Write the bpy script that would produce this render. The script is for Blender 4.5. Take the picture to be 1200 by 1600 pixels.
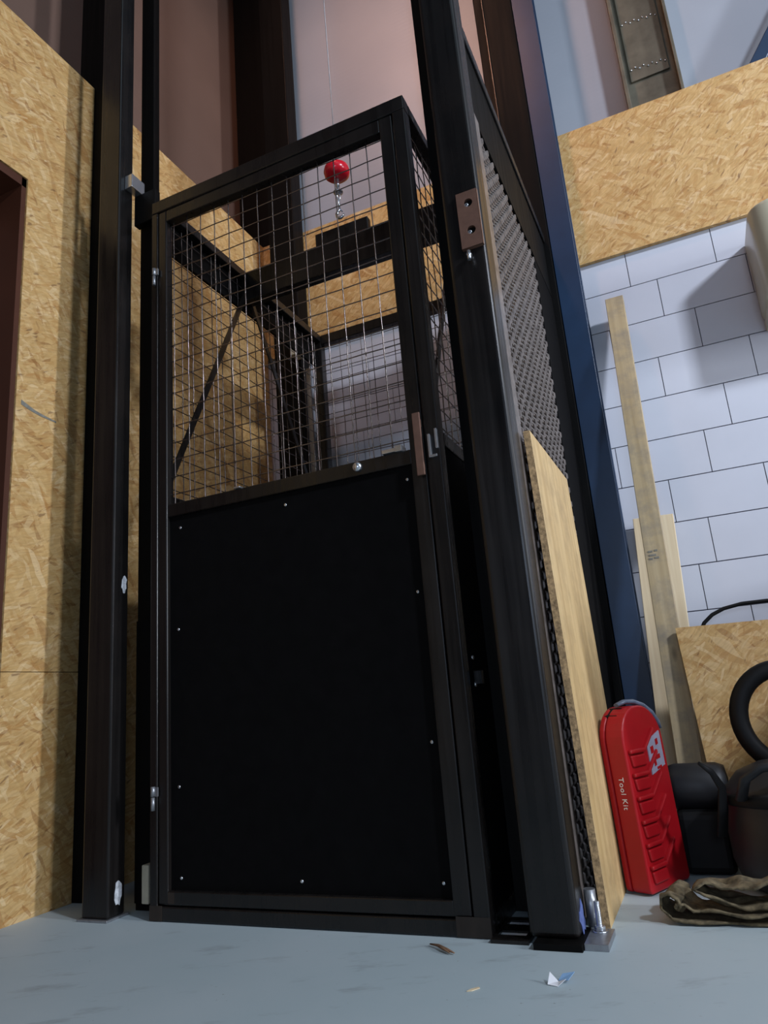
import bpy, bmesh, math, random
from mathutils import Vector, Matrix
random.seed(7)
for o in list(bpy.data.objects): bpy.data.objects.remove(o)
SC = bpy.context.scene
COL = SC.collection
R = math.radians

# ------------------------------------------------------------------ camera
cam_d = bpy.data.cameras.new('camera'); cam = bpy.data.objects.new('camera', cam_d); COL.objects.link(cam)
yaw, pit, rol = R(-23.20015), R(14.83189), R(-4.80089)
cy, sy, cp, sp = math.cos(yaw), math.sin(yaw), math.cos(pit), math.sin(pit)
fwd = Vector((sy*cp, cy*cp, sp)); rt = Vector((cy, -sy, 0)); up = rt.cross(fwd)
c_, s_ = math.cos(rol), math.sin(rol)
rt2 = c_*rt + s_*up; up2 = -s_*rt + c_*up
M = Matrix((rt2, up2, -fwd)).transposed().to_4x4(); M.translation = Vector((0, 0, 0.48))
cam.matrix_world = M
cam_d.sensor_fit = 'VERTICAL'; cam_d.sensor_height = 36; cam_d.sensor_width = 27
cam_d.lens = 36*1111.456/1600
cam_d.clip_start = 0.02; cam_d.clip_end = 60
SC.camera = cam

# ------------------------------------------------------------------ world, lights, exposure
w = bpy.data.worlds.new('world'); SC.world = w; w.use_nodes = True
w.node_tree.nodes['Background'].inputs[0].default_value = (0.55, 0.68, 1.0, 1)
w.node_tree.nodes['Background'].inputs[1].default_value = 0.04
def area(name, loc, target, sx, sy_, power, col, spread=180):
    l = bpy.data.lights.new(name, 'AREA'); l.shape = 'RECTANGLE'; l.size = sx; l.size_y = sy_
    l.energy = power; l.color = col; l.spread = R(spread)
    o = bpy.data.objects.new(name, l); COL.objects.link(o); o.location = loc
    o.rotation_euler = (Vector(target)-Vector(loc)).to_track_quat('-Z', 'Y').to_euler()
    return o
area('window_light_right', (5.0, 1.0, 1.9), (-1.0, 1.5, 1.4), 0.26, 1.3, 200, (0.86, 0.91, 1.0))
area('hall_window_light', (0.7, -4.5, 1.7), (-.9, 2.2, 1.3), 1.2, 1.0, 56, (0.64, 0.77, 1.0))
area('high_window_light', (3.7, -.3, 4.1), (0.2, 2.6, 1.8), 0.45, 0.45, 64, (0.80, 0.87, 1.0), 90)
area('floor_fill_light', (1.2, -0.6, 5.6), (0.6, 0.2, 0.0), 2.5, 2.5, 20, (0.66, 0.84, 1.0))  # fill added overhead to brighten the floor, no known roof lamp
area('hall_warm_lamp', (-0.9, 1.3, 4.9), (-.9, 2.98, 3.6), 0.2, 0.2, 10, (1.0, 0.50, 0.32), 95)
vs = SC.view_settings
SC.display_settings.display_device = 'sRGB'
vs.view_transform = 'Standard'; vs.look = 'None'; vs.gamma = 1; vs.use_curve_mapping = False
vs.exposure = -0.12

# ------------------------------------------------------------------ material helpers
class NT:
    def __init__(s, name):
        s.m = bpy.data.materials.new(name); s.m.use_nodes = True
        s.t = s.m.node_tree; s.b = s.t.nodes['Principled BSDF']
    def n(s, typ, **k):
        x = s.t.nodes.new(typ)
        for a, v in k.items():
            if a.startswith('i_'):
                key = a[2:]; key = int(key) if key.isdigit() else key
                x.inputs[key].default_value = v
            else: setattr(x, a, v)
        return x
    def l(s, a, b): s.t.links.new(a, b)
    def ramp(s, fac, stops, interp='LINEAR'):
        r = s.n('ShaderNodeValToRGB'); cr = r.color_ramp; cr.interpolation = interp
        while len(cr.elements) < len(stops): cr.elements.new(0.5)
        for e, (p, c) in zip(cr.elements, stops):
            e.position = p; e.color = (*c, 1) if len(c) == 3 else c
        s.l(fac, r.inputs[0]); return r.outputs[0]
    def mix(s, fac, a, b, mode='MIX'):
        x = s.n('ShaderNodeMix', data_type='RGBA', blend_type=mode)
        for sock, v in ((x.inputs[0], fac), (x.inputs[6], a), (x.inputs[7], b)):
            if hasattr(v, 'is_linked'): s.l(v, sock)
            elif isinstance(v, (int, float)): sock.default_value = v
            else: sock.default_value = (*v, 1)
        return x.outputs[2]
    def coord(s, kind='UV', rot=0, scale=(1, 1, 1), loc=(0, 0, 0), src=None):
        c = s.n('ShaderNodeTexCoord') if src is None else None
        m = s.n('ShaderNodeMapping')
        m.vector_type = 'TEXTURE'; m.inputs['Rotation'].default_value = (0, 0, rot); m.inputs['Scale'].default_value = tuple(1/q for q in scale)
        m.inputs['Location'].default_value = loc
        s.l(c.outputs[kind] if c else src, m.inputs[0]); return m.outputs[0]
    def noise(s, vec, scale, detail=3, rough=0.5, out=0):
        x = s.n('ShaderNodeTexNoise'); x.inputs['Scale'].default_value = scale
        x.inputs['Detail'].default_value = detail; x.inputs['Roughness'].default_value = rough
        s.l(vec, x.inputs['Vector']); return x.outputs[out]
    def bump(s, h, strength=0.3, dist=0.002):
        b = s.n('ShaderNodeBump'); b.inputs['Strength'].default_value = strength; b.inputs['Distance'].default_value = dist
        s.l(h, b.inputs['Height']); s.l(b.outputs[0], s.b.inputs['Normal'])

def simple(name, col, rough=0.5, metal=0.0, var=0.15, nscale=30, bump=0.0, spec=0.5, kind='Object'):
    t = NT(name); t.b.inputs['Roughness'].default_value = rough; t.b.inputs['Metallic'].default_value = metal
    t.b.inputs['Specular IOR Level'].default_value = spec
    v = t.coord(kind); n = t.noise(v, nscale, 4, 0.6)
    lo = tuple(c*(1-var) for c in col); hi = tuple(min(1, c*(1+var)) for c in col)
    t.l(t.ramp(n, [(0.3, lo), (0.7, hi)]), t.b.inputs['Base Color'])
    if bump: t.bump(n, bump, 0.002)
    return t.m

def osb(name, tint=(1, 1, 1), rot0=0.0):
    t = NT(name); t.b.inputs['Roughness'].default_value = 0.62
    base_uv = t.coord('UV', rot=rot0)
    wob = t.noise(base_uv, 9, 2, 0.5, out=1)
    va = t.n('ShaderNodeVectorMath', operation='SUBTRACT'); t.l(wob, va.inputs[0]); va.inputs[1].default_value = (.5, .5, .5)
    vb = t.n('ShaderNodeVectorMath', operation='SCALE'); t.l(va.outputs[0], vb.inputs[0]); vb.inputs[3].default_value = 0.035
    vc = t.n('ShaderNodeVectorMath', operation='ADD'); t.l(base_uv, vc.inputs[0]); t.l(vb.outputs[0], vc.inputs[1])
    uv = vc.outputs[0]
    T = lambda c: (min(1, c[0]*tint[0]*1.02), c[1]*tint[1]*.94, c[2]*tint[2]*.82)
    big = t.noise(uv, 7.0, 4, 0.65)
    col = t.ramp(big, [(0.3, T((.52, .33, .13))), (0.5, T((.62, .42, .185))), (0.7, T((.70, .50, .25)))])
    hh = None
    for i, (ang, sx, sy_, thr) in enumerate(((0.25, 9, 44, .55), (1.0, 17, 85, .62), (-0.55, 13, 70, .62), (0.1, 20, 120, .6), (2.1, 22, 95, .70), (0.55, 34, 170, .74), (-1.1, 8, 50, .80))):
        m = t.coord(rot=ang, scale=(sx, sy_, 1), loc=(i*3.7, i*1.3, i), src=uv)
        v = t.n('ShaderNodeTexVoronoi'); v.inputs['Scale'].default_value = 1.0; v.inputs['Randomness'].default_value = 1.0
        t.l(m, v.inputs['Vector'])
        sep = t.n('ShaderNodeSeparateColor'); t.l(v.outputs['Color'], sep.inputs[0])
        c = t.ramp(sep.outputs[0], [(0.0, T((.24, .10, .025))), (0.10, T((.44, .22, .06))), (0.3, T((.50, .32, .12))),
                                    (0.6, T((.57, .39, .17))), (0.85, T((.68, .50, .26))), (1.0, T((.80, .65, .42)))])
        mk = t.ramp(sep.outputs[1], [(thr, (0, 0, 0)), (thr+.06, (1, 1, 1))])
        gm = t.n('ShaderNodeMath', operation='MULTIPLY'); t.l(mk, gm.inputs[0]); gm.inputs[1].default_value = 0.52
        col = t.mix(gm.outputs[0], col, c)
        if i == 1: hh = sep.outputs[0]
    # fine wood grain
    g = t.noise(t.coord(rot=.3, scale=(14, 160, 1), src=uv), 1.0, 3, 0.6)
    col = t.mix(0.35, col, t.ramp(g, [(.35, (.55, .5, .45)), (.6, (1, 1, 1))]), 'MULTIPLY')
    # small dark chips and gaps
    d = t.noise(t.coord(rot=.5, scale=(18, 60, 1), src=uv), 1.0, 2, 0.5)
    dk = t.ramp(d, [(.66, (0, 0, 0)), (.72, (1, 1, 1))])
    dm = t.n('ShaderNodeMath', operation='MULTIPLY'); t.l(dk, dm.inputs[0]); dm.inputs[1].default_value = 0.65
    col = t.mix(dm.outputs[0], col, T((.16, .075, .03)))
    t.l(col, t.b.inputs['Base Color'])
    t.bump(hh, 0.25, 0.002)
    return t.m

def wood(name, c0, c1, scale=1.0, knots=True, rough=.6, grey=None):
    t = NT(name); t.b.inputs['Roughness'].default_value = rough
    v = t.coord('UV', scale=(60*scale, 2.2*scale, 1))
    n = t.noise(v, 1.0, 4, .6)
    col = t.ramp(n, [(.3, c0), (.7, c1)])
    u = t.coord('UV')
    if grey:
        n2 = t.noise(u, 9, 4, .7)
        fac = t.ramp(n2, [(.45, (0, 0, 0)), (.7, (.75, .75, .75))])
        col = t.mix(fac, col, grey)
    if knots:
        k = t.n('ShaderNodeTexVoronoi'); k.inputs['Scale'].default_value = 1.0
        t.l(t.coord('UV', scale=(9, 3.2, 1), loc=(.3, .2, 0)), k.inputs['Vector'])
        kk = t.ramp(k.outputs['Distance'], [(.03, (1, 1, 1)), (.10, (0, 0, 0))])
        col = t.mix(kk, col, tuple(a*.25 for a in c0))
    t.l(col, t.b.inputs['Base Color']); t.bump(n, .15, .001)
    return t.m

def steel(name, base=(.0055, .0052, .0052), rough=.28, spec=.42, metal=.0, tint=(.013, .0105, .0095), scl=6):
    t = NT(name); t.b.inputs['Metallic'].default_value = metal; t.b.inputs['Specular IOR Level'].default_value = spec
    v = t.coord('Object'); n = t.noise(v, scl, 5, .65)
    vs_ = t.coord('Object', scale=(40, 40, 1.5)); n2 = t.noise(vs_, 1, 3, .6)
    c = t.ramp(n, [(.35, base), (.75, tint)])
    c = t.mix(.4, c, t.ramp(n2, [(.3, (.6, .6, .6)), (.7, (1.25, 1.2, 1.15))]), 'MULTIPLY')
    t.l(c, t.b.inputs['Base Color'])
    r = t.ramp(n2, [(.3, (rough-.08,)*3), (.7, (rough+.12,)*3)])
    t.l(r, t.b.inputs['Roughness']); t.bump(n, .05, .001)
    return t.m

MT = {}
MT['osb'] = osb('osb board')
MT['osb2'] = osb('osb board rotated', rot0=.4)
MT['osb_edge'] = simple('osb sawn edge', (.42, .27, .13), .8, var=.5, nscale=120, bump=.5)
MT['steel'] = steel('raw black steel')
MT['steel_dark'] = steel('dark steel', base=(.0016, .0015, .0015), tint=(.003, .0027, .0024), rough=.6, spec=.12)
MT['steel_weld'] = steel('brushed weld zone', base=(.025, .02, .017), tint=(.05, .036, .028), rough=.45, metal=.3)
MT['panel'] = simple('matt black panel', (.0035, .0033, .0035), .8, var=.2, spec=.08)
MT['galv'] = simple('galvanised steel', (.32, .33, .35), .38, .75, var=.15, nscale=60)
MT['wire'] = simple('mesh wire', (.20, .17, .16), .24, .9, var=.2, nscale=80)
MT['shaft_mesh'] = simple('crimped mesh wire', (.20, .17, .155), .34, .4, var=.35, nscale=40)
MT['zinc'] = simple('zinc plated', (.65, .67, .70), .25, .9, var=.1)
MT['brown_steel'] = simple('bare brown steel', (.16, .085, .06), .5, .25, var=.15, nscale=40)
MT['blue'] = simple('dark blue paint', (.011, .030, .070), .40, var=.12, nscale=8, spec=.5)
MT['red'] = simple('red plastic', (.40, .005, .010), .42, var=.08, nscale=12, spec=.4)
MT['red_ball'] = simple('glossy red plastic', (.62, .01, .025), .25, var=.05)
MT['black_plastic'] = simple('black plastic', (.004, .004, .0045), .6, var=.2, spec=.25)
MT['grey_plastic'] = simple('grey rubberised plastic', (.013, .0135, .016), .5, var=.2, bump=.1)
MT['handle_blue'] = simple('blue grey plastic', (.13, .16, .22), .35, var=.2)
MT['beige_pad'] = simple('beige plastic', (.50, .46, .34), .5, var=.1)
MT['casing'] = simple('beige enamel', (.56, .52, .38), .28, var=.05, nscale=4)
MT['white_print'] = simple('white print', (.85, .86, .88), .5, var=.05)
MT['blue_print'] = simple('pale blue paper', (.28, .48, .75), .6, var=.1)
MT['sticker'] = simple('pale lavender sticker', (.34, .32, .40), .5, var=.1)
MT['paper'] = simple('white paper', (.82, .84, .88), .7, var=.05)
MT['smear'] = simple('pale plaster smear', (.55, .57, .60), .8, var=.4, nscale=90, bump=.4)
MT['bluechalk'] = simple('blue marking chalk', (.10, .14, .35), .7, var=.3, nscale=60)
MT['tape'] = simple('grey pencil mark', (.20, .19, .16), .7, var=.3, nscale=50)
MT['stud'] = wood('weathered stud', (.34, .25, .13), (.50, .39, .23), scale=.6, knots=True, grey=(.20, .18, .15))
MT['board'] = wood('pale pine board', (.66, .50, .30), (.80, .66, .44), knots=False)
MT['ply'] = wood('smooth chipboard face', (.44, .28, .11), (.66, .48, .24), scale=.4, knots=False, grey=(.36, .24, .11))
MT['galv_old'] = simple('dull galvanised steel', (.15, .135, .10), .5, .5, var=.25, nscale=9)
MT['chip'] = simple('bark brown', (.16, .09, .05), .8, var=.4, nscale=80)
MT['rag'] = simple('felt cloth', (.13, .10, .055), .95, var=.6, nscale=60, bump=.8)
MT['mortar'] = simple('dark mortar', (.07, .07, .10), .9, var=.2)

def floor_mat():
    t = NT('grey painted concrete'); t.b.inputs['Roughness'].default_value = .55
    v = t.coord('Object')
    c = t.ramp(t.noise(v, 1.6, 5, .6), [(.3, (.37, .46, .49)), (.7, (.44, .51, .54))])
    sm = t.ramp(t.noise(t.coord('Object', rot=.4, scale=(6, 18, 1)), 1.0, 4, .7), [(.58, (0, 0, 0)), (.78, (.5, .5, .5))])
    c = t.mix(sm, c, (.17, .18, .19))
    sp_ = t.ramp(t.noise(v, 75, 2, .5), [(.74, (0, 0, 0)), (.79, (.6, .6, .6))])
    c = t.mix(sp_, c, (.14, .13, .12))
    t.l(c, t.b.inputs['Base Color']); t.bump(t.noise(v, 60, 4, .6), .08, .001)
    return t.m
MT['floor'] = floor_mat()
def ribbed(name, c0, c1):
    t = NT(name); t.b.inputs['Roughness'].default_value = .5
    v = t.coord('UV')
    n = t.noise(v, 2.0, 3, .5)
    t.l(t.ramp(n, [(.3, c0), (.7, c1)]), t.b.inputs['Base Color'])
    wv = t.n('ShaderNodeTexWave', wave_type='BANDS', bands_direction='Y'); wv.inputs['Scale'].default_value = 12
    t.l(v, wv.inputs['Vector']); t.bump(wv.outputs[0], .06, .002)
    return t.m
MT['panel_white'] = ribbed('white ribbed wall panel', (.33, .36, .41), (.37, .40, .45))
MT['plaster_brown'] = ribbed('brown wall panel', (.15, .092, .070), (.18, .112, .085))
MT['block'] = simple('white sand lime block', (.58, .60, .67), .5, var=.04, nscale=3, bump=.04)
MT['door_brown'] = simple('dark red brown door', (.07, .020, .008), .5, var=.12, nscale=5)

# ------------------------------------------------------------------ mesh builder
ORG = {}
class MB:
    def __init__(s): s.v = []; s.f = []; s.mi = []; s.smooth = []; s.uv = {}
    def add(s, vs_, fs, mi=0, sm=False):
        o = len(s.v); s.v += [tuple(p) for p in vs_]
        for f in fs:
            s.f.append(tuple(i+o for i in f)); s.mi.append(mi); s.smooth.append(sm)
        return s
    def box(s, x0, x1, y0, y1, z0, z1, mi=0, M=None):
        vs_ = [Vector((x, y, z)) for z in (z0, z1) for y in (y0, y1) for x in (x0, x1)]
        if M is not None: vs_ = [M @ v for v in vs_]
        return s.add(vs_, [(0, 2, 3, 1), (4, 5, 7, 6), (0, 1, 5, 4), (2, 6, 7, 3), (0, 4, 6, 2), (1, 3, 7, 5)], mi)
    def tube(s, pts, r, n=8, mi=0, caps=True, closed=False, flat=None):
        pts = [Vector(p) for p in pts]; rings = []; N = len(pts)
        t0 = None; u = None
        for i, p in enumerate(pts):
            a = pts[(i-1) % N] if (closed or i) else p; b = pts[(i+1) % N] if (closed or i < N-1) else p
            t = (b-a).normalized()
            if u is None:
                u = t.cross(Vector((0, 0, 1)));
                if u.length < .1: u = t.cross(Vector((1, 0, 0)))
                u.normalize()
            else:
                u = (u - t*u.dot(t)).normalized()
            w_ = t.cross(u); rr = r[i] if isinstance(r, (list, tuple)) else r
            rings.append([p + rr*(math.cos(2*math.pi*k/n)*u + (flat or 1)*math.sin(2*math.pi*k/n)*w_) for k in range(n)])
        vs_ = [q for ring in rings for q in ring]; fs = []
        M_ = N if closed else N-1
        for i in range(M_):
            for k in range(n):
                a = i*n+k; b = i*n+(k+1) % n; c = ((i+1) % N)*n+(k+1) % n; d = ((i+1) % N)*n+k
                fs.append((a, b, c, d))
        s.add(vs_, fs, mi, n > 4)
        if caps and not closed: s.add(vs_, [tuple(range(n))[::-1], tuple(range((N-1)*n, N*n))], mi)
        return s
    def lathe(s, prof, M=None, n=24, mi=0):
        vs_ = []; fs = []
        for (r, z) in prof:
            for k in range(n):
                v = Vector((r*math.cos(2*math.pi*k/n), r*math.sin(2*math.pi*k/n), z)); vs_.append(M @ v if M is not None else v)
        for i in range(len(prof)-1):
            for k in range(n):
                fs.append((i*n+k, i*n+(k+1) % n, (i+1)*n+(k+1) % n, (i+1)*n+k))
        s.add(vs_, fs, mi, True)
        s.add([vs_[k] for k in range(n)], [tuple(range(n))[::-1]], mi); s.add([vs_[(len(prof)-1)*n+k] for k in range(n)], [tuple(range(n))], mi)
        return s
    def prism(s, poly, h0, h1, fn, mi=0, sm=False):
        """poly: 2D list; fn(a,b,h)->3D."""
        n = len(poly); vs_ = [fn(a, b, h0) for a, b in poly] + [fn(a, b, h1) for a, b in poly]
        s.add(vs_, [tuple(range(n))[::-1], tuple(range(n, 2*n))], mi)
        s.add(vs_, [(i, (i+1) % n, n+(i+1) % n, n+i) for i in range(n)], mi, sm)
        return s
    def build(s, name, mat, parent=None, bevel=0, seg=2, uvoff=None, merge=True):
        org = Vector(ORG.get(parent.name, (0, 0, 0))) if parent is not None else None
        if org is None:
            xs = [v[0] for v in s.v]; ys = [v[1] for v in s.v]; zs = [v[2] for v in s.v]
            org = Vector(((min(xs)+max(xs))/2, (min(ys)+max(ys))/2, min(zs)))
        me = bpy.data.meshes.new(name)
        me.from_pydata([tuple(Vector(v)-org) for v in s.v], [], s.f)
        for m in (mat if isinstance(mat, (list, tuple)) else [mat]): me.materials.append(m)
        for p, mi, sm in zip(me.polygons, s.mi, s.smooth): p.material_index = mi; p.use_smooth = sm
        bm = bmesh.new(); bm.from_mesh(me)
        if merge: bmesh.ops.remove_doubles(bm, verts=bm.verts, dist=1e-5)
        bmesh.ops.recalc_face_normals(bm, faces=bm.faces)
        uvl = bm.loops.layers.uv.new('UVMap')
        off = uvoff if uvoff is not None else (random.uniform(0, 5), random.uniform(0, 5))
        for f in bm.faces:
            nx, ny, nz = (abs(c) for c in f.normal)
            for lp in f.loops:
                x, y, z = lp.vert.co
                if nx >= ny and nx >= nz: a, b = y, z
                elif ny >= nz: a, b = x, z
                else: a, b = x, y
                lp[uvl].uv = (a+off[0], b+off[1])
        bm.to_mesh(me); bm.free()
        o = bpy.data.objects.new(name, me); COL.objects.link(o)
        if parent is not None: o.parent = parent
        else: o.location = org
        ORG[o.name] = tuple(org)
        if bevel:
            b = o.modifiers.new('bevel', 'BEVEL'); b.width = bevel; b.segments = seg; b.limit_method = 'ANGLE'; b.angle_limit = R(40)
            b.harden_normals = False
        return o
def thing(name, loc, label, cat, group=None):
    o = bpy.data.objects.new(name, None); COL.objects.link(o); o.location = loc; o.empty_display_size = .05
    ORG[o.name] = tuple(loc); o['label'] = label; o['category'] = cat
    if group: o['group'] = group
    return o
def tag(o, label, cat, group=None):
    o['label'] = label; o['category'] = cat
    if group: o['group'] = group
    return o
def struct(o, label=None):
    o['kind'] = 'structure'
    if label: o['label'] = label
    return o
def B(*a, mi=0): return MB().box(*a, mi=mi)
def bar(p, q, wx, wy, mb=None, mi=0):
    """flat bar of section wx (in the world-x sense) by wy from p to q"""
    mb = mb or MB(); p = Vector(p); q = Vector(q); t = (q-p).normalized()
    a = Vector((1, 0, 0)); a = (a - t*a.dot(t)).normalized(); b = t.cross(a)
    vs_ = [c + sx*a*wx/2 + sy2*b*wy/2 for c in (p, q) for sx, sy2 in ((-1, -1), (1, -1), (1, 1), (-1, 1))]
    return mb.add(vs_, [(3, 2, 1, 0), (4, 5, 6, 7), (0, 1, 5, 4), (1, 2, 6, 5), (2, 3, 7, 6), (3, 0, 4, 7)], mi)
def weave(plane, c, a0, a1, b0, b1, pitch, r, amp, name, mat, parent, ph=(0, 0), n=5, pa=None):
    """welded / woven wire mesh in a vertical plane. plane 'y': a=x ; plane 'x': a=y ; b=z"""
    mb = MB(); pa = pa or pitch
    P = (lambda a, b, d: (a, c+d, b)) if plane == 'y' else (lambda a, b, d: (c+d, a, b))
    A = []; x = a0+ph[0]
    while x < a1-1e-4: A.append(x); x += pa
    Bz = []; z = b0+ph[1]
    while z < b1-1e-4: Bz.append(z); z += pitch
    for i, a in enumerate(A):
        pts = [P(a, b0, 0)] + [P(a, b, amp*(1 if (i+j) % 2 else -1)) for j, b in enumerate(Bz) if b > b0+1e-4] + [P(a, b1, 0)]
        mb.tube(pts, r, n, caps=False)
    for j, b in enumerate(Bz):
        pts = [P(a0, b, 0)] + [P(a, b, -amp*(1 if (i+j) % 2 else -1)) for i, a in enumerate(A) if a > a0+1e-4] + [P(a1, b, 0)]
        mb.tube(pts, r, n, caps=False)
    return mb.build(name, mat, parent, merge=False)

# ------------------------------------------------------------------ the setting
struct(B(-3.2, 5.0, -4.0, 3.1, -.12, 0).build('floor', MT['floor']))
# left wall: brown sheeting set back behind an OSB lining with a doorway
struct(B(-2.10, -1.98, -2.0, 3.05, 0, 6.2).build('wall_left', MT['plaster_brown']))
ZT = 2.84
lin = MB()
lin.box(-1.784, -1.764, 1.380, 1.645, 0, .640); lin.box(-1.784, -1.764, 1.380, 1.645, .642, 2.232)
lin.box(-1.784, -1.764, -1.2, 1.645, 2.232, ZT)
lin.box(-1.784, -1.764, -1.2, .35, 0, 2.232)
lin.box(-1.784, -1.764, 1.702, 2.795, .0, ZT)
struct(lin.build('wall_left_lining', MT['osb'], uvoff=(0, 0)))
struct(MB().box(-1.98, -1.770, 1.362, 1.379, 0, 2.232).box(-1.98, -1.770, .35, 1.379, 2.20, 2.231).build('trim_1', MT['door_brown']))
mk = MB()
pl = [(1.398, 1.437), (1.43, 1.428), (1.47, 1.4215), (1.51, 1.420), (1.528, 1.419), (1.528, 1.424), (1.49, 1.428), (1.45, 1.434), (1.42, 1.444), (1.398, 1.452)]
mk.prism(pl, -1.764, -1.7628, lambda a, b, h: (h, a, b))
tag(mk.build('pencil_mark', MT['tape']), 'grey smudged stroke across the chipboard beside the doorway', 'mark')
# the dark door leaf inside the doorway
d1 = struct(B(-1.97, -1.93, .36, 1.358, .0, 2.225).build('door_1', MT['door_brown'], bevel=.003))
hk = MB(); hk.box(-1.93, -1.915, 1.20, 1.245, 2.02, 2.10); hk.box(-1.915, -1.90, 1.205, 1.215, 2.03, 2.09)
hk.build('door_catch', MT['black_plastic'], d1, bevel=.002)
# back wall: block masonry below, OSB band, white sheeting above
bk = MB(); bk.box(-2.0, 4.6, 2.8235, 2.95, 0, 2.215, mi=1)
offs = {12: .0, 11: .296, 10: .073, 9: .185, 8: .021, 7: .226, 6: .127, 5: .297, 4: .081, 3: .020, 2: .16, 1: .28, 0: .1}
for row, off in offs.items():
    z0 = .0425+.1663*row; z0 = 2.201-.1663*(12-row)-.0; z1 = z0+.1625
    z1 = min(z1, 2.214)
    if z0 < 0: z0 = 0
    x = -2.0+((off+2.0) % .3245)-.3245
    while x < 4.6:
        a = max(x+.0015, -2.0); b = min(x+.3245-.0015, 4.6)
        if b-a > .01 and z1-z0 > .01: bk.box(a, b, 2.818, 2.826, z0, z1)
        x += .3245
struct(bk.build('wall_back', [MT['block'], MT['mortar']], merge=False))
struct(MB().box(-1.764, 1.1, 2.796, 2.816, 2.183, ZT).box(1.102, 4.6, 2.796, 2.816, 2.183, ZT).build('wall_back_lining', MT['osb2'], uvoff=(1.3, .4)))
wb = MB(); wb.box(-2.0, 4.6, 2.98, 3.05, 2.1, 6.2)
struct(wb.build('wall_back_upper', MT['panel_white']))
struct(MB().box(-2.0, 4.6, 2.825, 2.98, 2.16, 2.20).build('trim_2', MT['board']))

struct(B(.56, .66, 1.74, 2.79, 0, .82).build('shade_blocker', MT['block']))   # out-of-view block added right of the machines only to shade them

# building steel behind and beside the lift
def column(name, x0, x1, y0, y1, z0, z1, mat, label):
    t = .012; mb = MB()   # H section seen from the front: flanges front and back, web between
    mb.box(x0, x1, y0, y0+t, z0, z1); mb.box(x0, x1, y1-t, y1, z0, z1); mb.box((x0+x1)/2-.006, (x0+x1)/2+.006, y0+t, y1-t, z0, z1)
    return tag(mb.build(name, mat, bevel=.002), label, 'steel column')
tag(B(-1.845, -1.70, 1.647, 1.700, 0, 6.0).build('steel_column', MT['steel_dark'], bevel=.004),
    'broad black steel column standing between the two chipboard panels of the left wall, behind the left lift post', 'steel column')
column('steel_column', -1.925, -1.62, 2.83, 2.965, 2.2, 6.0, MT['steel_dark'],
       'black steel column rising above the chipboard in the far left corner')
column('steel_column', -.302, -.209, 2.70, 2.794, 0, 6.0, MT['blue'],
       'dark blue steel column against the back wall right of the lift shaft')
gb = MB()
for i in range(1):
    gb.box(.112, .325, 2.955, 2.975, 2.85, 5.0); gb.box(.100, .116, 2.90, 2.975, 2.85, 5.0); gb.box(.321, .334, 2.90, 2.975, 2.85, 5.0)
    gb.box(.135, .300, 2.945, 2.957, 3.10, 5.0)
gbt = thing('galvanised_rail', (.22, 2.94, 2.85), 'wide galvanised metal channel running up the white wall, top right', 'metal channel')
gb.build('channel', MT['galv_old'], gbt, bevel=.002)
for zz in (3.16, 3.42):
    for k in range(9):
        MB().lathe([(.0045, 0), (.004, .003), (.001, .0045)], Matrix.Translation((.145+k*.018, 2.944, zz+.01*(k % 2)-.002*k)) @ Matrix.Rotation(R(90), 4, 'X'), n=8).build('rivet', MT['zinc'], gbt)
tag(bar((.55, 2.90, 2.81), (1.23, 2.90, 3.81), .056, .06).build('diagonal_brace', MT['blue'], bevel=.004),
    'dark blue slanting steel brace at the top right corner of the picture', 'steel brace')

# ------------------------------------------------------------------ lift shaft posts
lp = thing('shaft_post', (-1.537, 1.538, 0), 'left front box-section post of the lift shaft, black with bluish side', 'steel post')
B(-1.582, -1.493, 1.507, 1.568, .006, 6.0).build('post', MT['steel'], lp, bevel=.006, seg=3)
B(-1.590, -1.488, 1.500, 1.578, 0, .006).build('base_plate', MT['galv'], lp, bevel=.001)
def smear(yc, zc, w_, h, x, nm, par, n=14, mat='smear'):
    pts = [(yc+w_*math.cos(2*math.pi*k/n)*random.uniform(.45, 1), zc+h*math.sin(2*math.pi*k/n)*random.uniform(.5, 1)) for k in range(n)]
    return MB().prism(pts, x, x+.0012, lambda a, b, hh: (hh, a, b)).build(nm, MT[mat], par)
smear(1.549, .865, .016, .030, -1.4930, 'plaster_smear', lp)
smear(1.545, .060, .018, .038, -1.4930, 'plaster_smear', lp)
bk_ = MB(); bk_.box(-1.493, -1.462, 1.530, 1.59, 2.19, 2.24); bk_.build('bracket', MT['zinc'], lp, bevel=.002)
B(-1.493, -1.405, 1.575, 1.60, 2.075, 2.19).build('tie_plate', MT['steel_dark'], lp, bevel=.002)

gr = thing('guide_rail', (-1.47, 1.645, 0), 'slim black guide rail between the left shaft post and the lift cage', 'guide rail')
MB().box(-1.499, -1.444, 1.612, 1.622, 0, 6.0).box(-1.478, -1.465, 1.622, 1.665, 0, 6.0).build('rail', MT['steel_dark'], gr, bevel=.001)
B(-1.492, -1.440, 1.60, 1.611, .02, .76).build('shadow_strip', MT['steel_dark'], gr)  # dark strip added in place of the shadow low beside the rail
gr2 = thing('guide_rail', (-.462, 1.645, 0), 'slim black guide rail between the lift cage and the right shaft post', 'guide rail')
MB().box(-.466, -.424, 1.612, 1.622, .032, 6.0).box(-.452, -.440, 1.622, 1.665, .032, 6.0).build('rail', MT['steel_dark'], gr2, bevel=.001)

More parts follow.
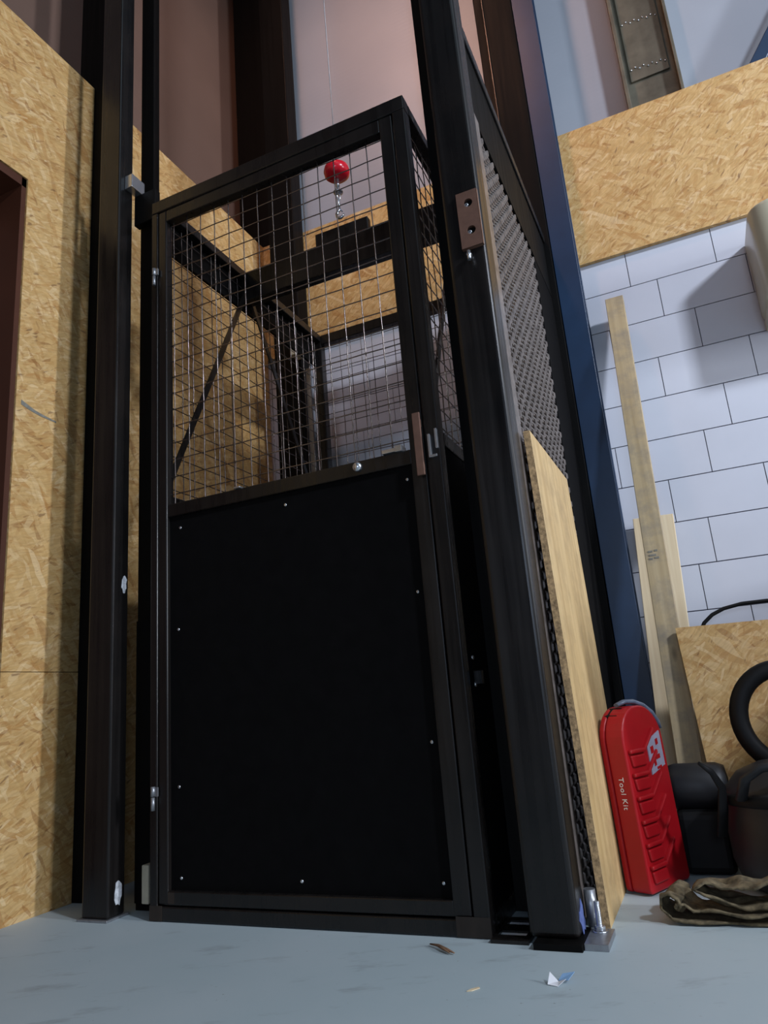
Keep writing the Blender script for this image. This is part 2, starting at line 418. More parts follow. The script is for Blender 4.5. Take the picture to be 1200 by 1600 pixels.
rp = thing('shaft_post', (-.368, 1.556, 0), 'broad right front box-section post of the lift shaft carrying a two-hole lock plate', 'steel post')
B(-.418, -.320, 1.517, 1.600, .012, 6.0).build('post', MT['steel'], rp, bevel=.010, seg=4)
B(-.405, -.312, 1.488, 1.600, 0, .012).build('base_plate', MT['steel_dark'], rp, bevel=.001)
B(-.311, -.266, 1.500, 1.595, 0, .012).build('foot_lug', MT['galv'], rp, bevel=.001)
smear(1.56, .04, .03, .035, -.320, 'chalk_smear', rp, mat='bluechalk')
MB().tube([(-.308, 1.607, .012), (-.308, 1.607, .080)], .012, 14).build('pipe_stub', MT['galv'], rp)
rod = MB().tube([(-.291, 1.575, .012), (-.291, 1.575, .066)], .0052, 10).build('anchor_rod', MT['zinc'], rp)
thr = MB()
for k in range(20): thr.lathe([(.0052, 0), (.0060, .0010), (.0052, .0020)], Matrix.Translation((-.291, 1.575, .022+k*.0022)), n=10)
thr.build('thread', MT['zinc'], rod)
MB().lathe([(.011, 0), (.011, .008)], Matrix.Translation((-.291, 1.575, .0145)), n=6).build('nut', MT['zinc'], rp, bevel=.001)
MB().lathe([(.015, 0), (.015, .0022)], Matrix.Translation((-.291, 1.575, .0121)), n=20).build('washer', MT['zinc'], rp)
# lock plate with two holes
lkp = MB(); ring = []
px0, px1, pz0, pz1 = -.379, -.3235, 1.535, 1.695
for (hz, za, zb) in ((1.582, pz0, 1.620), (1.660, 1.620, pz1)):
    n = 24; hx = -.349; r = .0115; outer = []; inner = []
    for k in range(n):
        a = 2*math.pi*(k+.5)/n; ca, sa = math.cos(a), math.sin(a)
        tx = ((px1-hx)/ca if ca > 0 else (px0-hx)/ca) if abs(ca) > 1e-6 else 9
        tz = ((zb-hz)/sa if sa > 0 else (za-hz)/sa) if abs(sa) > 1e-6 else 9
        t_ = min(tx, tz); outer.append((hx+t_*ca, hz+t_*sa)); inner.append((hx+r*ca, hz+r*sa))
    for yy, flip in ((1.506, False), (1.5165, True)):
        vs_ = [(x, yy, z) for x, z in outer] + [(x, yy, z) for x, z in inner]
        lkp.add(vs_, [(k, (k+1) % n, n+(k+1) % n, n+k) for k in range(n)])
    lkp.add([(x, yy, z) for yy in (1.506, 1.5165) for x, z in inner], [(k, (k+1) % n, n+(k+1) % n, n+k) for k in range(n)])
    # corner fillers
    for yy in (1.506, 1.5165):
        for k in range(n):
            A_, B_ = outer[k], outer[(k+1) % n]
            if abs(A_[0]-B_[0]) > 1e-6 and abs(A_[1]-B_[1]) > 1e-6:
                cx = px1 if max(A_[0], B_[0]) > hx else px0; cz = zb if max(A_[1], B_[1]) > hz+.02 else za
                lkp.add([(A_[0], yy, A_[1]), (cx, yy, cz), (B_[0], yy, B_[1])], [(0, 1, 2)])
lkp.box(px0, px0+.001, 1.506, 1.5165, pz0, pz1).box(px1-.001, px1, 1.506, 1.5165, pz0, pz1)
lkp.box(px0, px1, 1.506, 1.5165, pz0, pz0+.001).box(px0, px1, 1.506, 1.5165, pz1-.001, pz1)
lpl = lkp.build('lock_plate', MT['brown_steel'], rp)
lpl['label'] = 'brown bare steel lock plate with two round holes'
for hz in (1.582, 1.660):
    MB().lathe([(.0105, 0), (.0100, .003)], Matrix.Translation((-.349, 1.5164, hz)) @ Matrix.Rotation(R(90), 4, 'X'), n=20).build('hole_bottom', MT['steel_dark'], rp)
    MB().lathe([(.0058, 0), (.0058, .004), (.004, .005)], Matrix.Translation((-.3545, 1.513, hz-.003)) @ Matrix.Rotation(R(90), 4, 'X'), n=12).build('bolt', MT['zinc'], rp)
MB().tube([(-.362, 1.515, 1.518), (-.362, 1.500, 1.514)], .0055, 10).tube([(-.362, 1.503, 1.524), (-.361, 1.499, 1.498)], .0048, 10).build('spring_stud', MT['zinc'], rp)

# right side of the shaft: beam, mesh, black sheet, rear post
ss = thing('shaft_side_screen', (-.335, 2.1, 0), 'side screen of the shaft with close woven wire mesh right of the front post', 'mesh screen')
ss_r = MB(); ss_r.box(-.348, -.330, 1.605, 2.695, 2.02, 2.27); ss_r.build('side_plate', MT['steel_dark'], ss)
B(-.352, -.322, 1.603, 2.697, 2.270, 2.302).build('top_rail', MT['steel'], ss, bevel=.003)
B(-.345, -.331, 2.372, 2.697, .02, 2.018).build('black_sheet', MT['panel'], ss)
sf = MB().box(-.341, -.325, 1.606, 1.660, .02, 2.018).build('edge_strip', MT['shaft_mesh'], ss, bevel=.002)
wv = MB(); pitch = .0245; pa = .0270; y0, y1 = 1.672, 2.366; z0, z1 = .03, 2.012
ny = int((y1-y0)/pa); nz = int((z1-z0)/pitch); CX = -.336; am = .0045
def strip(pts, wdir, half, th):
    wd = Vector(wdir)*half; vs_ = []; fs = []; n = len(pts)
    for p in pts:
        p = Vector(p); e = Vector((th, 0, 0)); vs_ += [p-wd-e*.2, p-wd*.7+e, p+wd*.7+e, p+wd-e*.2, p-e]
    for i in range(n-1):
        for k in range(5): fs.append((i*5+k, i*5+(k+1) % 5, i*5+5+(k+1) % 5, i*5+5+k))
    wv.add(vs_, fs, 0, False)
for i in range(ny+1):
    y = y0+i*pa; pts = []
    for j in range(nz+1):
        s_g = 1 if (i+j) % 2 else -1; z = z0+j*pitch
        pts += [(CX+am*s_g, y, z-.007), (CX+am*s_g, y, z+.007)]
    strip(pts, (0, 1, 0), .0050, .0040)
for j in range(nz+1):
    z = z0+j*pitch; pts = []
    for i in range(ny+1):
        s_g = -1 if (i+j) % 2 else 1
        pts += [(CX+am*.25*s_g-.001, y0+i*pa-.010, z), (CX+am*.25*s_g-.001, y0+i*pa+.010, z)]
    strip(pts, (0, 0, 1), .0032, .0030)
wv.build('woven_mesh', MT['shaft_mesh'], ss, merge=False)
sp_ = thing('shaft_post', (-.40, 2.75, 0), 'rear right black post of the lift shaft beside the blue column', 'steel post')
B(-.478, -.304, 2.702, 2.794, 0, 6.0).build('post', MT['steel_dark'], sp_, bevel=.004)
MB().box(-.4375, -.434, 2.694, 2.702, 0, 6.0).build('edge_bead', MT['steel'], sp_)
rl = thing('shaft_post', (-1.57, 2.72, 0), 'rear left black post of the lift shaft seen through the cage mesh', 'steel post')
B(-1.645, -1.500, 2.665, 2.76, 0, 6.0).build('post', MT['steel_dark'], rl, bevel=.005)
grr = thing('guide_rail', (-1.48, 2.68, 0), 'pale slim steel guide beside the rear left shaft post', 'guide rail')
MB().box(-1.496, -1.470, 2.690, 2.700, 0, 2.02).build('rail', MT['galv'], grr, bevel=.002)
MB().box(-1.520, -1.480, 2.60, 2.66, 2.055, 2.150).build('stop_block', MT['beige_pad'], grr, bevel=.004)
# slotted floor channel between cage and post
fcT = thing('floor_channel', (-.456, 1.56, 0), 'low dark slotted steel plate on the floor between cage and right post', 'floor bracket')
fc = MB(); fx0, fx1 = -.4965, -.4195
for (ya, yb) in ((1.512, 1.545), (1.572, 1.612), (1.640, 1.66)): fc.box(fx0, fx1, ya, yb, 0, .007)
for (ya, yb) in ((1.545, 1.572), (1.612, 1.640)): fc.box(fx0, -.489, ya, yb, 0, .007); fc.box(-.432, fx1, ya, yb, 0, .007)
fc.build('plate', MT['steel'], fcT)
for (ya, yb) in ((1.546, 1.571), (1.613, 1.639)):
    B(-.4885, -.4325, ya, yb, .0, .003).build('lit_floor_patch', MT['paper'], fcT)  # white patches standing in for bright lit floor in the slots

# ------------------------------------------------------------------ lift cage
X0, X1, Y0, Y1, H = -1.381, -.498, 1.533, 2.61, 2.09
cage = thing('lift_cage', ((X0+X1)/2, (Y0+Y1)/2, 0), 'black steel lift cage with mesh upper half and solid black lower door', 'goods lift')
S = MT['steel']
t_ = .040
def cb(name, *a, mat=None, bevel=.003): return MB().box(*a).build(name, mat or S, cage, bevel=bevel)
# front frame
cb('front_post', X0, X0+.024, Y0, Y0+t_, 0, H-.045); cb('front_post', X1-.036, X1, Y0, Y0+t_, 0, H-.045)
cb('front_header', X0, X1, Y0, Y0+t_, H-.0445, H); cb('front_sill', X0+.0245, X1-.0365, Y0, Y0+t_, 0.002, .034)
cb('rear_post', X0, X0+t_, Y1-t_, Y1, 0, H); cb('rear_post', X1-t_, X1, Y1-t_, Y1, 0, H)
cb('top_rail', X0, X0+t_, Y0+t_, Y1-t_, H-.032, H); cb('top_rail', X1-t_, X1, Y0+t_, Y1-t_, H-.035, H)
cb('top_rail', X0+t_, X1-t_, Y1-t_, Y1, H-.045, H)
cb('side_plate', X0+.002, X0+.012, Y0+t_, Y1-t_, 1.945, H-.033, mat=MT['steel_dark'], bevel=0)
for x in (X0, X1-t_):
    cb('middle_rail', x, x+t_, Y0+t_, Y1-t_, 1.07, 1.105)
    cb('bottom_rail', x, x+t_, Y0+t_, Y1-t_, .0, .04)
cb('middle_rail', X0+t_, X1-t_, Y1-t_, Y1, 1.07, 1.105)
cb('bottom_rail', X0+t_, X1-t_, Y1-t_, Y1, 0, .04)
cb('floor_plate', X0+t_, X1-t_, Y0+t_, Y1-t_, .02, .032, mat=MT['steel_dark'])
cb('side_panel', X0+.014, X0+.022, Y0+t_, Y1-t_, .04, 1.07, mat=MT['panel'], bevel=0)
cb('side_panel', X1-.012, X1-.004, Y0+t_, Y1-t_, .04, 1.07, mat=MT['panel'], bevel=0)
cb('rear_panel', X0+t_, X1-t_, Y1-.02, Y1-.012, .04, 1.07, mat=MT['panel'], bevel=0)
weave('x', X0+.018, Y0+t_, Y1-t_, 1.105, H-.033, .0525, .0017, .0008, 'side_mesh', MT['wire'], cage, ph=(.03, .03))
weave('x', X1-.018, Y0+t_, Y1-t_, 1.105, H-.035, .0525, .0017, .0008, 'side_mesh', MT['wire'], cage, ph=(.03, .03))
weave('y', Y1-.018, X0+t_, X1-t_, 1.105, H-.045, .0525, .0017, .0008, 'rear_mesh', MT['wire'], cage, ph=(.03, .03))
# lifting beam with lug block and V braces
cb('lifting_beam', X0+.005, X1-.005, 2.0, 2.05, 1.970, H+.002)
cb('lug_block', -1.045, -.832, 2.012, 2.04, H+.002, 2.150)
for x in (X0+.028, X1-.028):
    bar((x, 2.005, 2.0), (x, 1.585, 1.16), .006, .020).build('brace', MT['steel'], cage)
    bar((x, 2.045, 2.0), (x, 2.555, 1.115), .006, .020).build('brace', MT['steel'], cage)
cb('guide_pad', -1.432, -1.409, 1.56, 1.60, .030, .122, mat=MT['beige_pad']); cb('guide_pad', -1.404, -1.386, 1.56, 1.60, 1.955, 2.035, mat=MT['beige_pad'])
cb('pad_arm', -1.409, X0, 1.565, 1.595, .055, .10, mat=MT['steel_dark'])
# welds at frame corners
MB().box(X1-.075, X1-.0005, Y0-.0008, Y0+.0004, .002, .040).build('weld_patch', MT['steel_weld'], cage)
MB().box(X0+.0005, X0+.04, Y0-.0008, Y0+.0004, .002, .036).build('weld_patch', MT['steel_weld'], cage)
# small fixings on the cage's right flank, seen in the dark gap
for z in (.50, .56): MB().lathe([(.005, 0), (.005, .004)], Matrix.Translation((X1, 1.60, z)) @ Matrix.Rotation(R(90), 4, 'Y'), n=10).build('fixing', MT['zinc'], cage)
MB().box(X1, X1+.018, 1.60, 1.62, .50, .53).build('fixing', MT['steel'], cage, bevel=.001)

# door leaf
LX0, LX1, LZ0, LZ1 = X0+.026, X1-.040, .038, H-.047
door = MB()
yd0, yd1 = Y0+.003, Y0+.033
door.box(LX0, LX0+.030, yd0, yd1, LZ0, LZ1).box(LX1-.038, LX1, yd0, yd1, LZ0, LZ1)
door.box(LX0+.030, LX1-.038, yd0, yd1, LZ1-.040, LZ1).box(LX0+.030, LX1-.038, yd0, yd1, LZ0, LZ0+.031)
door.box(LX0+.030, LX1-.038, yd0+.004, yd1, 1.030, 1.068)
dr = door.build('door_leaf', S, cage, bevel=.003)
MB().box(LX0+.030, LX1-.038, yd0+.013, yd0+.017, LZ0+.031, 1.030).build('lower_panel', MT['panel'], dr)
weave('y', yd0+.020, LX0+.030, LX1-.038, 1.068, LZ1-.040, .0525, .0017, .0008, 'door_mesh', MT['wire'], dr, ph=(.014, .032))
for (x, z) in ((-1.288, .995), (-.943, .997), (-.595, .996), (-.595, .72), (-.595, .384), (-.598, .098), (-.946, .095), (-1.293, .096), (-1.298, .31), (-1.297, .712)):
    MB().lathe([(.0042, 0), (.0040, .0012), (.0025, .0022)], Matrix.Translation((x, yd0+.013, z)) @ Matrix.Rotation(R(90), 4, 'X'), n=12).build('screw', MT['zinc'], dr)
MB().lathe([(.013, 0), (.0125, .005), (.009, .009), (.003, .011)], Matrix.Translation((-.722, yd0+.004, 1.052)) @ Matrix.Rotation(R(90), 4, 'X'), n=20).build('bolt_head', MT['zinc'], dr)
MB().box(-.650, -.612, yd0-.004, yd1-.005, 1.068, 1.078).box(-.614, -.596, yd0-.006, yd1-.004, 1.066, 1.082).build('stop_tab', MT['zinc'], dr, bevel=.001)
MB().box(-1.095, -1.075, yd0-.002, yd1-.01, 1.068, 1.073).build('stop_tab', MT['zinc'], dr, bevel=.001)
hb = MB().box(-.558, -.538, yd0-.016, yd0-.010, .990, 1.150).box(-.556, -.540, yd0-.010, yd0, 1.115, 1.135).box(-.556, -.540, yd0-.010, yd0, 1.005, 1.02).build('handle', MT['brown_steel'], dr, bevel=.0015)
hb['label'] = 'worn flat bar handle'
MB().box(-.5235, -.517, Y0-.014, Y0, 1.030, 1.088).box(-.523, -.502, Y0-.016, Y0-.012, 1.028, 1.034).box(-.506, -.500, Y0-.010, Y0, 1.05, 1.10).build('catch', MT['zinc'], cage, bevel=.001)
for z in (1.81, .285):
    hg = MB(); hg.tube([(X0+.016, Y0-.006, z-.028), (X0+.016, Y0-.006, z+.004)], .0052, 12); hg.tube([(X0+.016, Y0-.006, z+.006), (X0+.016, Y0-.006, z+.030)], .0060, 12)
    hg.box(X0+.016, X0+.030, Y0-.006, Y0-.001, z+.006, z+.028)
    hg.build('hinge', MT['galv'], cage)
MB().box(LX0+.030, LX0+.050, yd0-.0006, yd0+.0004, LZ0+.003, LZ0+.028).build('weld_patch', MT['steel_weld'], dr)

# ------------------------------------------------------------------ hoist hook with red ball
hx, hy = -.925, 1.985
hoist = thing('hoist_hook', (hx, hy, 2.12), 'chrome lifting hook with a red stop ball hanging on a thin cable inside the cage', 'lifting hook')
MB().tube([(hx, hy, 2.36), (hx, hy, 6.0)], .0016, 6).build('cable', MT['galv'], hoist)
sph = [(.012, 0), (.034, .004), (.045, .014), (.0475, .028), (.044, .044), (.032, .055), (.014, .060)]
MB().lathe(sph, Matrix.Translation((hx, hy, 2.325)), n=32).build('stop_ball', MT['red_ball'], hoist)
MB().lathe([(.006, 0), (.006, .012), (.0075, .013), (.0075, .022), (.006, .023), (.006, .047)], Matrix.Translation((hx, hy, 2.280)), n=16).build('shank', MT['zinc'], hoist)
MB().lathe([(.006, 0), (.017, .001), (.018, .005), (.006, .007)], Matrix.Translation((hx, hy, 2.262)), n=24).build('washer', MT['zinc'], hoist)
ch = MB()
for k in range(2):
    zc = 2.245-k*.022; pts = [(hx+(.006*math.cos(a) if k % 2 == 0 else 0), hy+(0 if k % 2 == 0 else .006*math.cos(a)), zc+.014*math.sin(a)) for a in [2*math.pi*q/12 for q in range(12)]]
    ch.tube(pts, .0026, 6, closed=True)
ch.tube([(hx, hy, 2.232), (hx, hy, 2.196)], .0034, 10)
ch.build('swivel', MT['zinc'], hoist)
hpts = [(hx, hy, 2.200)] + [(hx+.004-.014*math.cos(a), hy-.003, 2.172-.016*math.sin(a)) for a in [R(v) for v in (-75, -45, -10, 25, 60, 95, 130, 160)]]
MB().tube(hpts, [.005, .0052, .006, .0068, .007, .0068, .0062, .005, .003], 10).build('hook', MT['zinc'], hoist)
MB().tube([(hx, hy-.004, 2.196), (hx+.013, hy-.006, 2.176)], .0022, 8).build('safety_latch', MT['handle_blue'], hoist)

# ------------------------------------------------------------------ leaning boards and timber
lb = MB(); a0 = (-.296, 0); a1 = (-.3165, 1.082)
ang = math.atan2(a0[0]-a1[0], 1.082); th = .016
for ya, yb in ((1.632, 2.125),):
    p = [(a1[0], ya, 1.082), (a1[0], yb, 1.082), (a0[0], yb, .0), (a0[0], ya, .0)]
    vs_ = p + [(x+th, y, z+ang*.0) for x, y, z in p]
    lb.add(vs_, [(0, 1, 2, 3), (7, 6, 5, 4)]); lb.add(vs_, [(0, 4, 5, 1), (1, 5, 6, 2), (2, 6, 7, 3), (3, 7, 4, 0)], mi=1)
tag(lb.build('chipboard_sheet', [MT['ply'], MT['osb_edge']], uvoff=(3.1, 1.2)), 'tall narrow chipboard panel leaning on the side screen behind the right post', 'chipboard panel')
def plank(name, top, bot, wdt, thk, label, mat, extra=None):
    """plank leaning back on the wall: top & bot = left front corners"""
    mb = MB(); top = Vector(top); bot = Vector(bot); ax = (top-bot).normalized(); xx = Vector((1, 0, 0)); xx = (xx-ax*xx.dot(ax)).normalized(); nn = ax.cross(xx)
    if nn.y < 0: nn = -nn
    vs_ = [c+sx*xx*wdt+sn*nn*thk for c in (bot, top) for sx, sn in ((0, 0), (1, 0), (1, 1), (0, 1))]
    mb.add(vs_, [(3, 2, 1, 0), (4, 5, 6, 7), (0, 1, 5, 4), (1, 2, 6, 5), (2, 3, 7, 6), (3, 0, 4, 7)])
    o = mb.build(name, mat, bevel=.002); tag(o, label, 'timber'); return o
st = plank('timber_stud', (-.131, 2.720, 1.955), (-.148, 2.32, 0), .068, .045, 'long weathered timber stud leaning against the white block wall', MT['stud'])
wbd = plank('timber_board', (-.175, 2.770, 1.065), (-.215, 2.55, 0), .142, .022, 'short pale timber board leaning behind the long stud', MT['board'])
stm = MB()
for k, (u, v, L) in enumerate(((.012, .885, .014), (.032, .887, .010), (.014, .872, .022), (.012, .860, .012), (.030, .862, .014))):
    fr = v/1.955; bx = -.148+(.017)*fr; by = 2.32+.40*fr
    stm.box(bx+u, bx+u+L, by-.0012, by+.001, v, v+.006)
stm.build('stamp', MT['tape'], st)
sh = MB(); pa_ = [(-.050, 2.24, 0), (.62, 2.24, 0), (.62, 2.42, .615), (-.085, 2.42, .626)]
vs_ = pa_+[(x, y+.017, z-.005) for x, y, z in pa_]
sh.add(vs_, [(0, 1, 2, 3), (7, 6, 5, 4)]); sh.add(vs_, [(0, 4, 5, 1), (1, 5, 6, 2), (2, 6, 7, 3), (3, 7, 4, 0)], mi=1)
tag(sh.build('chipboard_offcut', [MT['osb2'], MT['osb_edge']]), 'low square chipboard offcut leaning at the right behind the grey machine', 'chipboard panel')
cbl = [(-.03, 2.74, .600), (0.0, 2.74, .652), (.03, 2.745, .677), (.07, 2.75, .694), (.13, 2.75, .704), (.21, 2.75, .704), (.33, 2.75, .69), (.5, 2.75, .64), (.6, 2.7, .56)]
tag(MB().tube(cbl, .0065, 8).build('black_cable', MT['black_plastic']), 'black cable arching in front of the block wall above the low chipboard offcut', 'cable')

# ------------------------------------------------------------------ beige wall casing
cs = thing('wall_casing', (.60, 2.70, 1.60), 'beige rounded enamel casing mounted on the block wall at the right edge', 'wall unit')
prof = []
def rrect(x0, x1, z0, z1, r, n=6):
    out = []
    for cx, cz, a0_ in ((x1-r, z1-r, 0), (x0+r, z1-r, 90), (x0+r, z0+r, 180), (x1-r, z0+r, 270)):
        for k in range(n+1):
            a = R(a0_+90*k/n); out.append((cx+r*math.cos(a), cz+r*math.sin(a)))
    return out
mb = MB(); polyx = [(.86, 2.60), (.86, 2.815), (.400, 2.815), (.400, 2.62)] + [(.400+.085-.085*math.cos(R(a)), 2.585-.075*math.sin(R(a))+.035) for a in (0, 15, 30, 45, 60, 75, 90)] + [(.86, 2.545)]
mb.prism([(x, y) for x, y in polyx], 1.735, 2.075, lambda a, b, h: (a, b, h), sm=True)
body = mb.build('body', MT['casing'], cs, bevel=.016, seg=4)
MB().box(.404, .86, 2.64, 2.815, 1.690, 1.734).build('lower_flange', MT['casing'], cs, bevel=.008)

# ------------------------------------------------------------------ red tool case
tca = Vector((-.217, 1.862)); ang = R(25)
dd = Vector((math.sin(ang), math.cos(ang))); nn = Vector((-math.cos(ang), math.sin(ang)))  # depth along case, thickness to the left
tc = thing('tool_case', (-.22, 1.95, 0), 'red plastic tool case standing on end beside the tall leaning chipboard panel', 'tool case')
lean = -.030
def TC(d, z, t):   # d depth, z height, t thickness (0 = right face)
    p = tca + dd*d + nn*t; return (p.x + lean*z, p.y, z)
Dp, Ht, Tk = .185, .418, .066
def arch(d0, d1, z0, z1, rt_, rb, n=8):
    pts = []
    for cx, cz, a0_, r in ((d1-rt_, z1-rt_, 0, rt_), (d0+rt_, z1-rt_, 90, rt_), (d0+rb, z0+rb, 180, rb), (d1-rb, z0+rb, 270, rb)):
        for k in range(n+1):
            a = R(a0_+90*k/n); pts.append((cx+r*math.cos(a), cz+r*math.sin(a)))
    return pts
ar = arch(0, Dp, 0.004, Ht, .085, .012)
ar2 = arch(.006, Dp-.006, 0.010, Ht-.006, .079, .010)
MB().prism(ar, .050, Tk, TC, sm=False).build('left_shell', MT['red'], tc, bevel=.005, seg=3)
MB().prism(ar, .0, .0485, TC, sm=False).build('right_shell', MT['red'], tc, bevel=.005, seg=3)
MB().prism(ar2, .048, .0505, TC).build('seam_gasket', MT['red'], tc)
rb = MB()
for k, z in enumerate((.315, .262, .210, .158, .108, .060)):
    rise = .045
    a = (.012, z); b = (.078, z); c = (.135, z+rise)
    h = .006
    for (p, q) in ((a, b), (b, c)):
        rb.prism([(p[0], p[1]-h), (q[0], q[1]-h), (q[0], q[1]+h*.6), (p[0], p[1]+h*.6)], -.009, .002, TC)
    rb.prism([(.020, z-.036), (.082, z-.036), (.078, z-.010), (.014, z-.010)], -.006, .002, TC)
rb.build('ribs', MT['red'], tc, bevel=.003)
MB().prism([(.100, .252), (.168, .270), (.168, .352), (.100, .330)], -.0022, .001, TC).build('sticker', MT['sticker'], tc)
sk = MB()
for (d, z, w2, h2) in ((.112, .300, .014, .016), (.130, .285, .020, .010), (.118, .270, .010, .018), (.140, .318, .012, .014), (.128, .262, .022, .006)):
    sk.prism([(d, z), (d+w2, z+.003), (d+w2, z+h2+.003), (d, z+h2)], -.0030, -.0018, TC)
sk.build('sticker_print', MT['red'], tc)
# handle over the top
hp = [(.0925+.096*math.cos(R(a)), Ht-.085+.096*math.sin(R(a)), t) for a, t in ((112, .036), (95, .030), (78, .023), (60, .016), (42, .010), (26, .006), (14, .004))]
hm = MB(); pts = [TC(a, b, c) for a, b, c in hp]
hm.tube(pts, [.008, .010, .011, .012, .012, .011, .008], 10, flat=.6)
hm.build('handle', MT['handle_blue'], tc)
lt = MB(); lt.prism([(.028, Ht-.030), (.058, Ht-.010), (.062, Ht-.002), (.030, Ht-.020)], .022, .060, TC); lt.build('latch', MT['black_plastic'], tc, bevel=.002)
# printed words on the narrow front face
fcv = bpy.data.curves.new('lettering', 'FONT'); fcv.body = 'Tool Kit'; fcv.size = .0185; fcv.extrude = .0003; fcv.align_x = 'LEFT'; fcv.space_character = 1.15
fo = bpy.data.objects.new('lettering', fcv); COL.objects.link(fo); fcv.materials.append(MT['white_print'])
ex = Vector((lean, 0, 1)).normalized(); ex = -ex                      # reading direction: downwards
nf = Vector((-dd.x, -dd.y, 0)).normalized()                           # face normal towards the camera
ey = nf.cross(ex).normalized(); nf2 = ex.cross(ey).normalized()
ORGt = Vector(TC(0, .258, .030)) + nf*.0012
Mx = Matrix((ex, ey, nf2)).transposed().to_4x4(); Mx.translation = ORGt
bpy.context.view_layer.update()
fme = bpy.data.meshes.new_from_object(fo); bpy.data.objects.remove(fo); fo = bpy.data.objects.new('lettering', fme); COL.objects.link(fo)
fo.parent = tc
fo.matrix_local = Matrix.Translation(-Vector(ORG[tc.name])) @ Mx

# ------------------------------------------------------------------ dark industrial vacuum, hose, second machine
vc = thing('vacuum_cleaner', (.10, 1.97, 0), 'dark grey wet vacuum with a bulging tub in the shade at the right edge', 'vacuum cleaner')
Mv = Matrix.Translation((.115, 1.985, 0))
MB().lathe([(.10, .0), (.135, .01), (.150, .06), (.152, .15), (.145, .19), (.150, .20), (.150, .212), (.135, .222), (.11, .25), (.06, .27), (.01, .275)], Mv, n=40).build('tub', MT['grey_plastic'], vc)
MB().lathe([(.153, .185), (.158, .190), (.158, .205), (.152, .210)], Mv, n=40).build('rim', MT['black_plastic'], vc)
MB().tube([(-.048, 1.915, .120), (-.036, 1.90, .18), (-.030, 1.90, .225), (-.046, 1.885, .262), (-.070, 1.875, .284)], [.014, .014, .011, .008, .004], 10, flat=.45).build('latch_strap', MT['black_plastic'], vc)
MB().tube([(.005, 1.86, .205), (.02, 1.835, .25), (.055, 1.83, .272), (.09, 1.83, .275), (.13, 1.84, .255)], .014, 10, flat=.6).build('carry_handle', MT['grey_plastic'], vc)
hs = []
for k in range(26):
    a = R(85+k*8.2); hs.append((.150+.112*math.cos(a), 2.10-.0018*k, .362+.118*math.sin(a)))
hs = [(.36, 2.14, .42), (.27, 2.12, .47), (.20, 2.11, .482)] + hs + [(.175, 2.04, .262), (.185, 2.03, .24)]
ho = MB().tube(hs, .0225, 14).build('suction_hose', MT['black_plastic'], vc); ho['label'] = 'thick black suction hose'
mt = thing('motor_housing', (-.10, 2.16, 0), 'small dark rounded motor unit in the shade between tool case and vacuum', 'machine')
MB().box(-.155, -.03, 2.06, 2.20, 0, .150).build('base_body', MT['black_plastic'], mt, bevel=.02, seg=3)
MB().lathe([(.02, -.075), (.052, -.07), (.058, -.05), (.058, .05), (.050, .07), (.02, .075)], Matrix.Translation((-.090, 2.13, .200)) @ Matrix.Rotation(R(90), 4, 'Y'), n=28).build('drum', MT['grey_plastic'], mt)
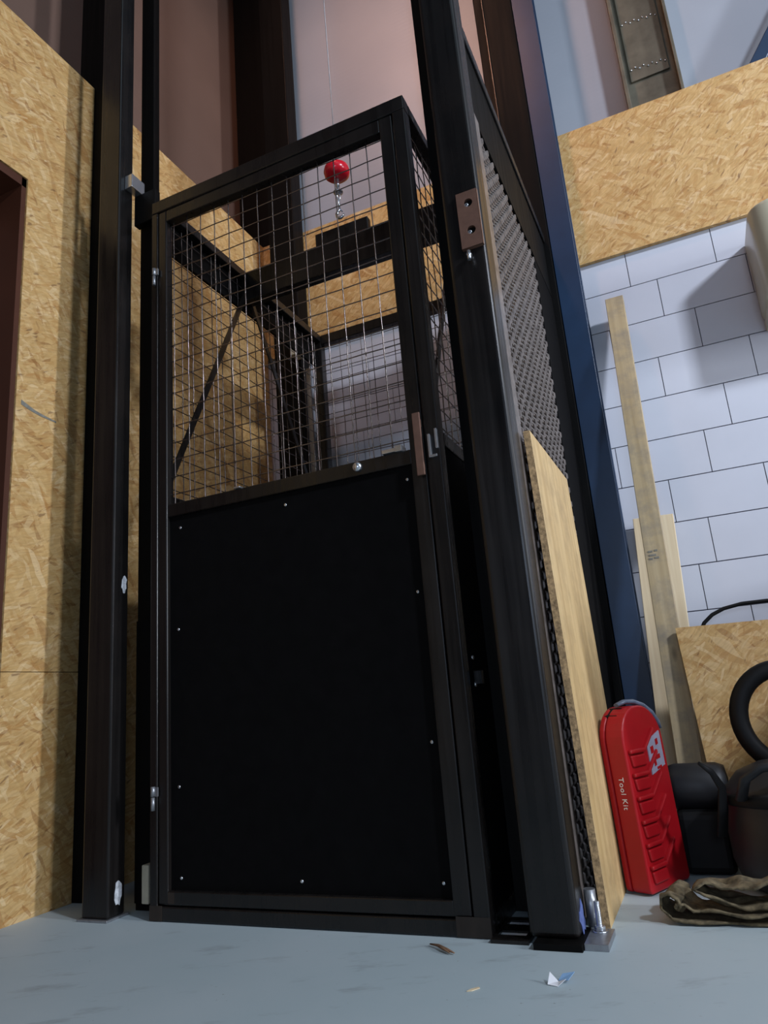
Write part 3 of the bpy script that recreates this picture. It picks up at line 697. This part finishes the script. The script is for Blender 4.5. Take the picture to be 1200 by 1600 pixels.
# ------------------------------------------------------------------ folded rag
def folded():
    path = []
    # side profile (x,z) of the cloth: bottom layer, roll at the left, wavy top layers
    P = [(.10, .004), (.02, .004), (-.06, .005), (-.12, .006), (-.165, .010), (-.182, .026), (-.178, .048), (-.160, .058), (-.144, .050), (-.142, .034), (-.150, .024), (-.158, .030),
         (-.154, .042), (-.140, .044), (-.125, .030), (-.105, .024), (-.06, .022), (.0, .020), (.05, .022), (.075, .034), (.068, .052), (.04, .048), (.02, .036), (-.02, .034),
         (-.06, .038), (-.095, .050), (-.115, .066), (-.09, .074), (-.06, .068), (-.03, .076), (0, .072), (.03, .078), (.06, .068), (.09, .06), (.12, .05)]
    # resample
    pts = []
    for i in range(len(P)-1):
        for k in range(4):
            t = k/4; pts.append((P[i][0]*(1-t)+P[i+1][0]*t, P[i][1]*(1-t)+P[i+1][1]*t))
    pts.append(P[-1])
    rows = 16; vs_ = []; fs = []; n = len(pts)
    for j in range(rows):
        v = j/(rows-1)
        for i, (x, z) in enumerate(pts):
            y = 1.675+v*.105 + .006*math.sin(i*.35+v*3)+ (.004*random.uniform(-1, 1) if j == 0 else 0)
            zz = max(.003, z*(1-.12*v) + .004*math.sin(x*60+v*5)*min(1, z*30) + .003*math.sin(v*14+i*.2)*min(1, z*30))
            vs_.append((x+.01*v+.004*math.sin(v*9+i*.15), y, zz))
    for j in range(rows-1):
        for i in range(n-1): fs.append((j*n+i, j*n+i+1, (j+1)*n+i+1, (j+1)*n+i))
    mb = MB(); mb.add(vs_, fs, 0, True); return mb
rg = folded().build('folded_cloth', MT['rag'], merge=False)
sd = rg.modifiers.new('thick', 'SOLIDIFY'); sd.thickness = .0045; sd.offset = 0
tag(rg, 'dirty brown felt cloth folded and rolled on the floor in front of the tool case', 'cloth')

# ------------------------------------------------------------------ litter on the floor
tw = MB(); tw.tube([(-.612, 1.478, .004), (-.590, 1.466, .006), (-.565, 1.449, .005), (-.547, 1.437, .004)], [.002, .0042, .004, .0018], 6, flat=.6)
tw.tube([(-.600, 1.472, .005), (-.575, 1.450, .006), (-.556, 1.436, .004)], [.001, .0025, .001], 5)
tag(tw.build('bark_splinter', MT['chip']), 'brown bark splinter on the floor in front of the cage corner', 'splinter')
pp = thing('paper_scrap', (-.328, 1.34, 0), 'crumpled white and pale blue scrap of paper on the grey floor', 'paper scrap')
q = MB(); q.add([(-.345, 1.329, .0015), (-.327, 1.325, .001), (-.314, 1.333, .010), (-.328, 1.338, .004), (-.343, 1.346, .015)], [(0, 1, 3), (1, 2, 3), (0, 3, 4)])
a_ = q.build('white_side', MT['paper'], pp); a_.modifiers.new('t', 'SOLIDIFY').thickness = .0006
q = MB(); q.add([(-.330, 1.345, .003), (-.312, 1.340, .006), (-.303, 1.356, .014), (-.324, 1.356, .010)], [(0, 1, 2, 3)])
a_ = q.build('blue_side', MT['blue_print'], pp); a_.modifiers.new('t', 'SOLIDIFY').thickness = .0006
wc = MB(); wc.prism([(-.470, 1.276), (-.462, 1.279), (-.452, 1.293), (-.455, 1.297), (-.466, 1.286)], .0004, .0016, lambda a, b, h: (a, b, h))
tag(wc.build('wood_shaving', MT['board']), 'tiny pale wood shaving lying nearest the camera', 'wood chip')
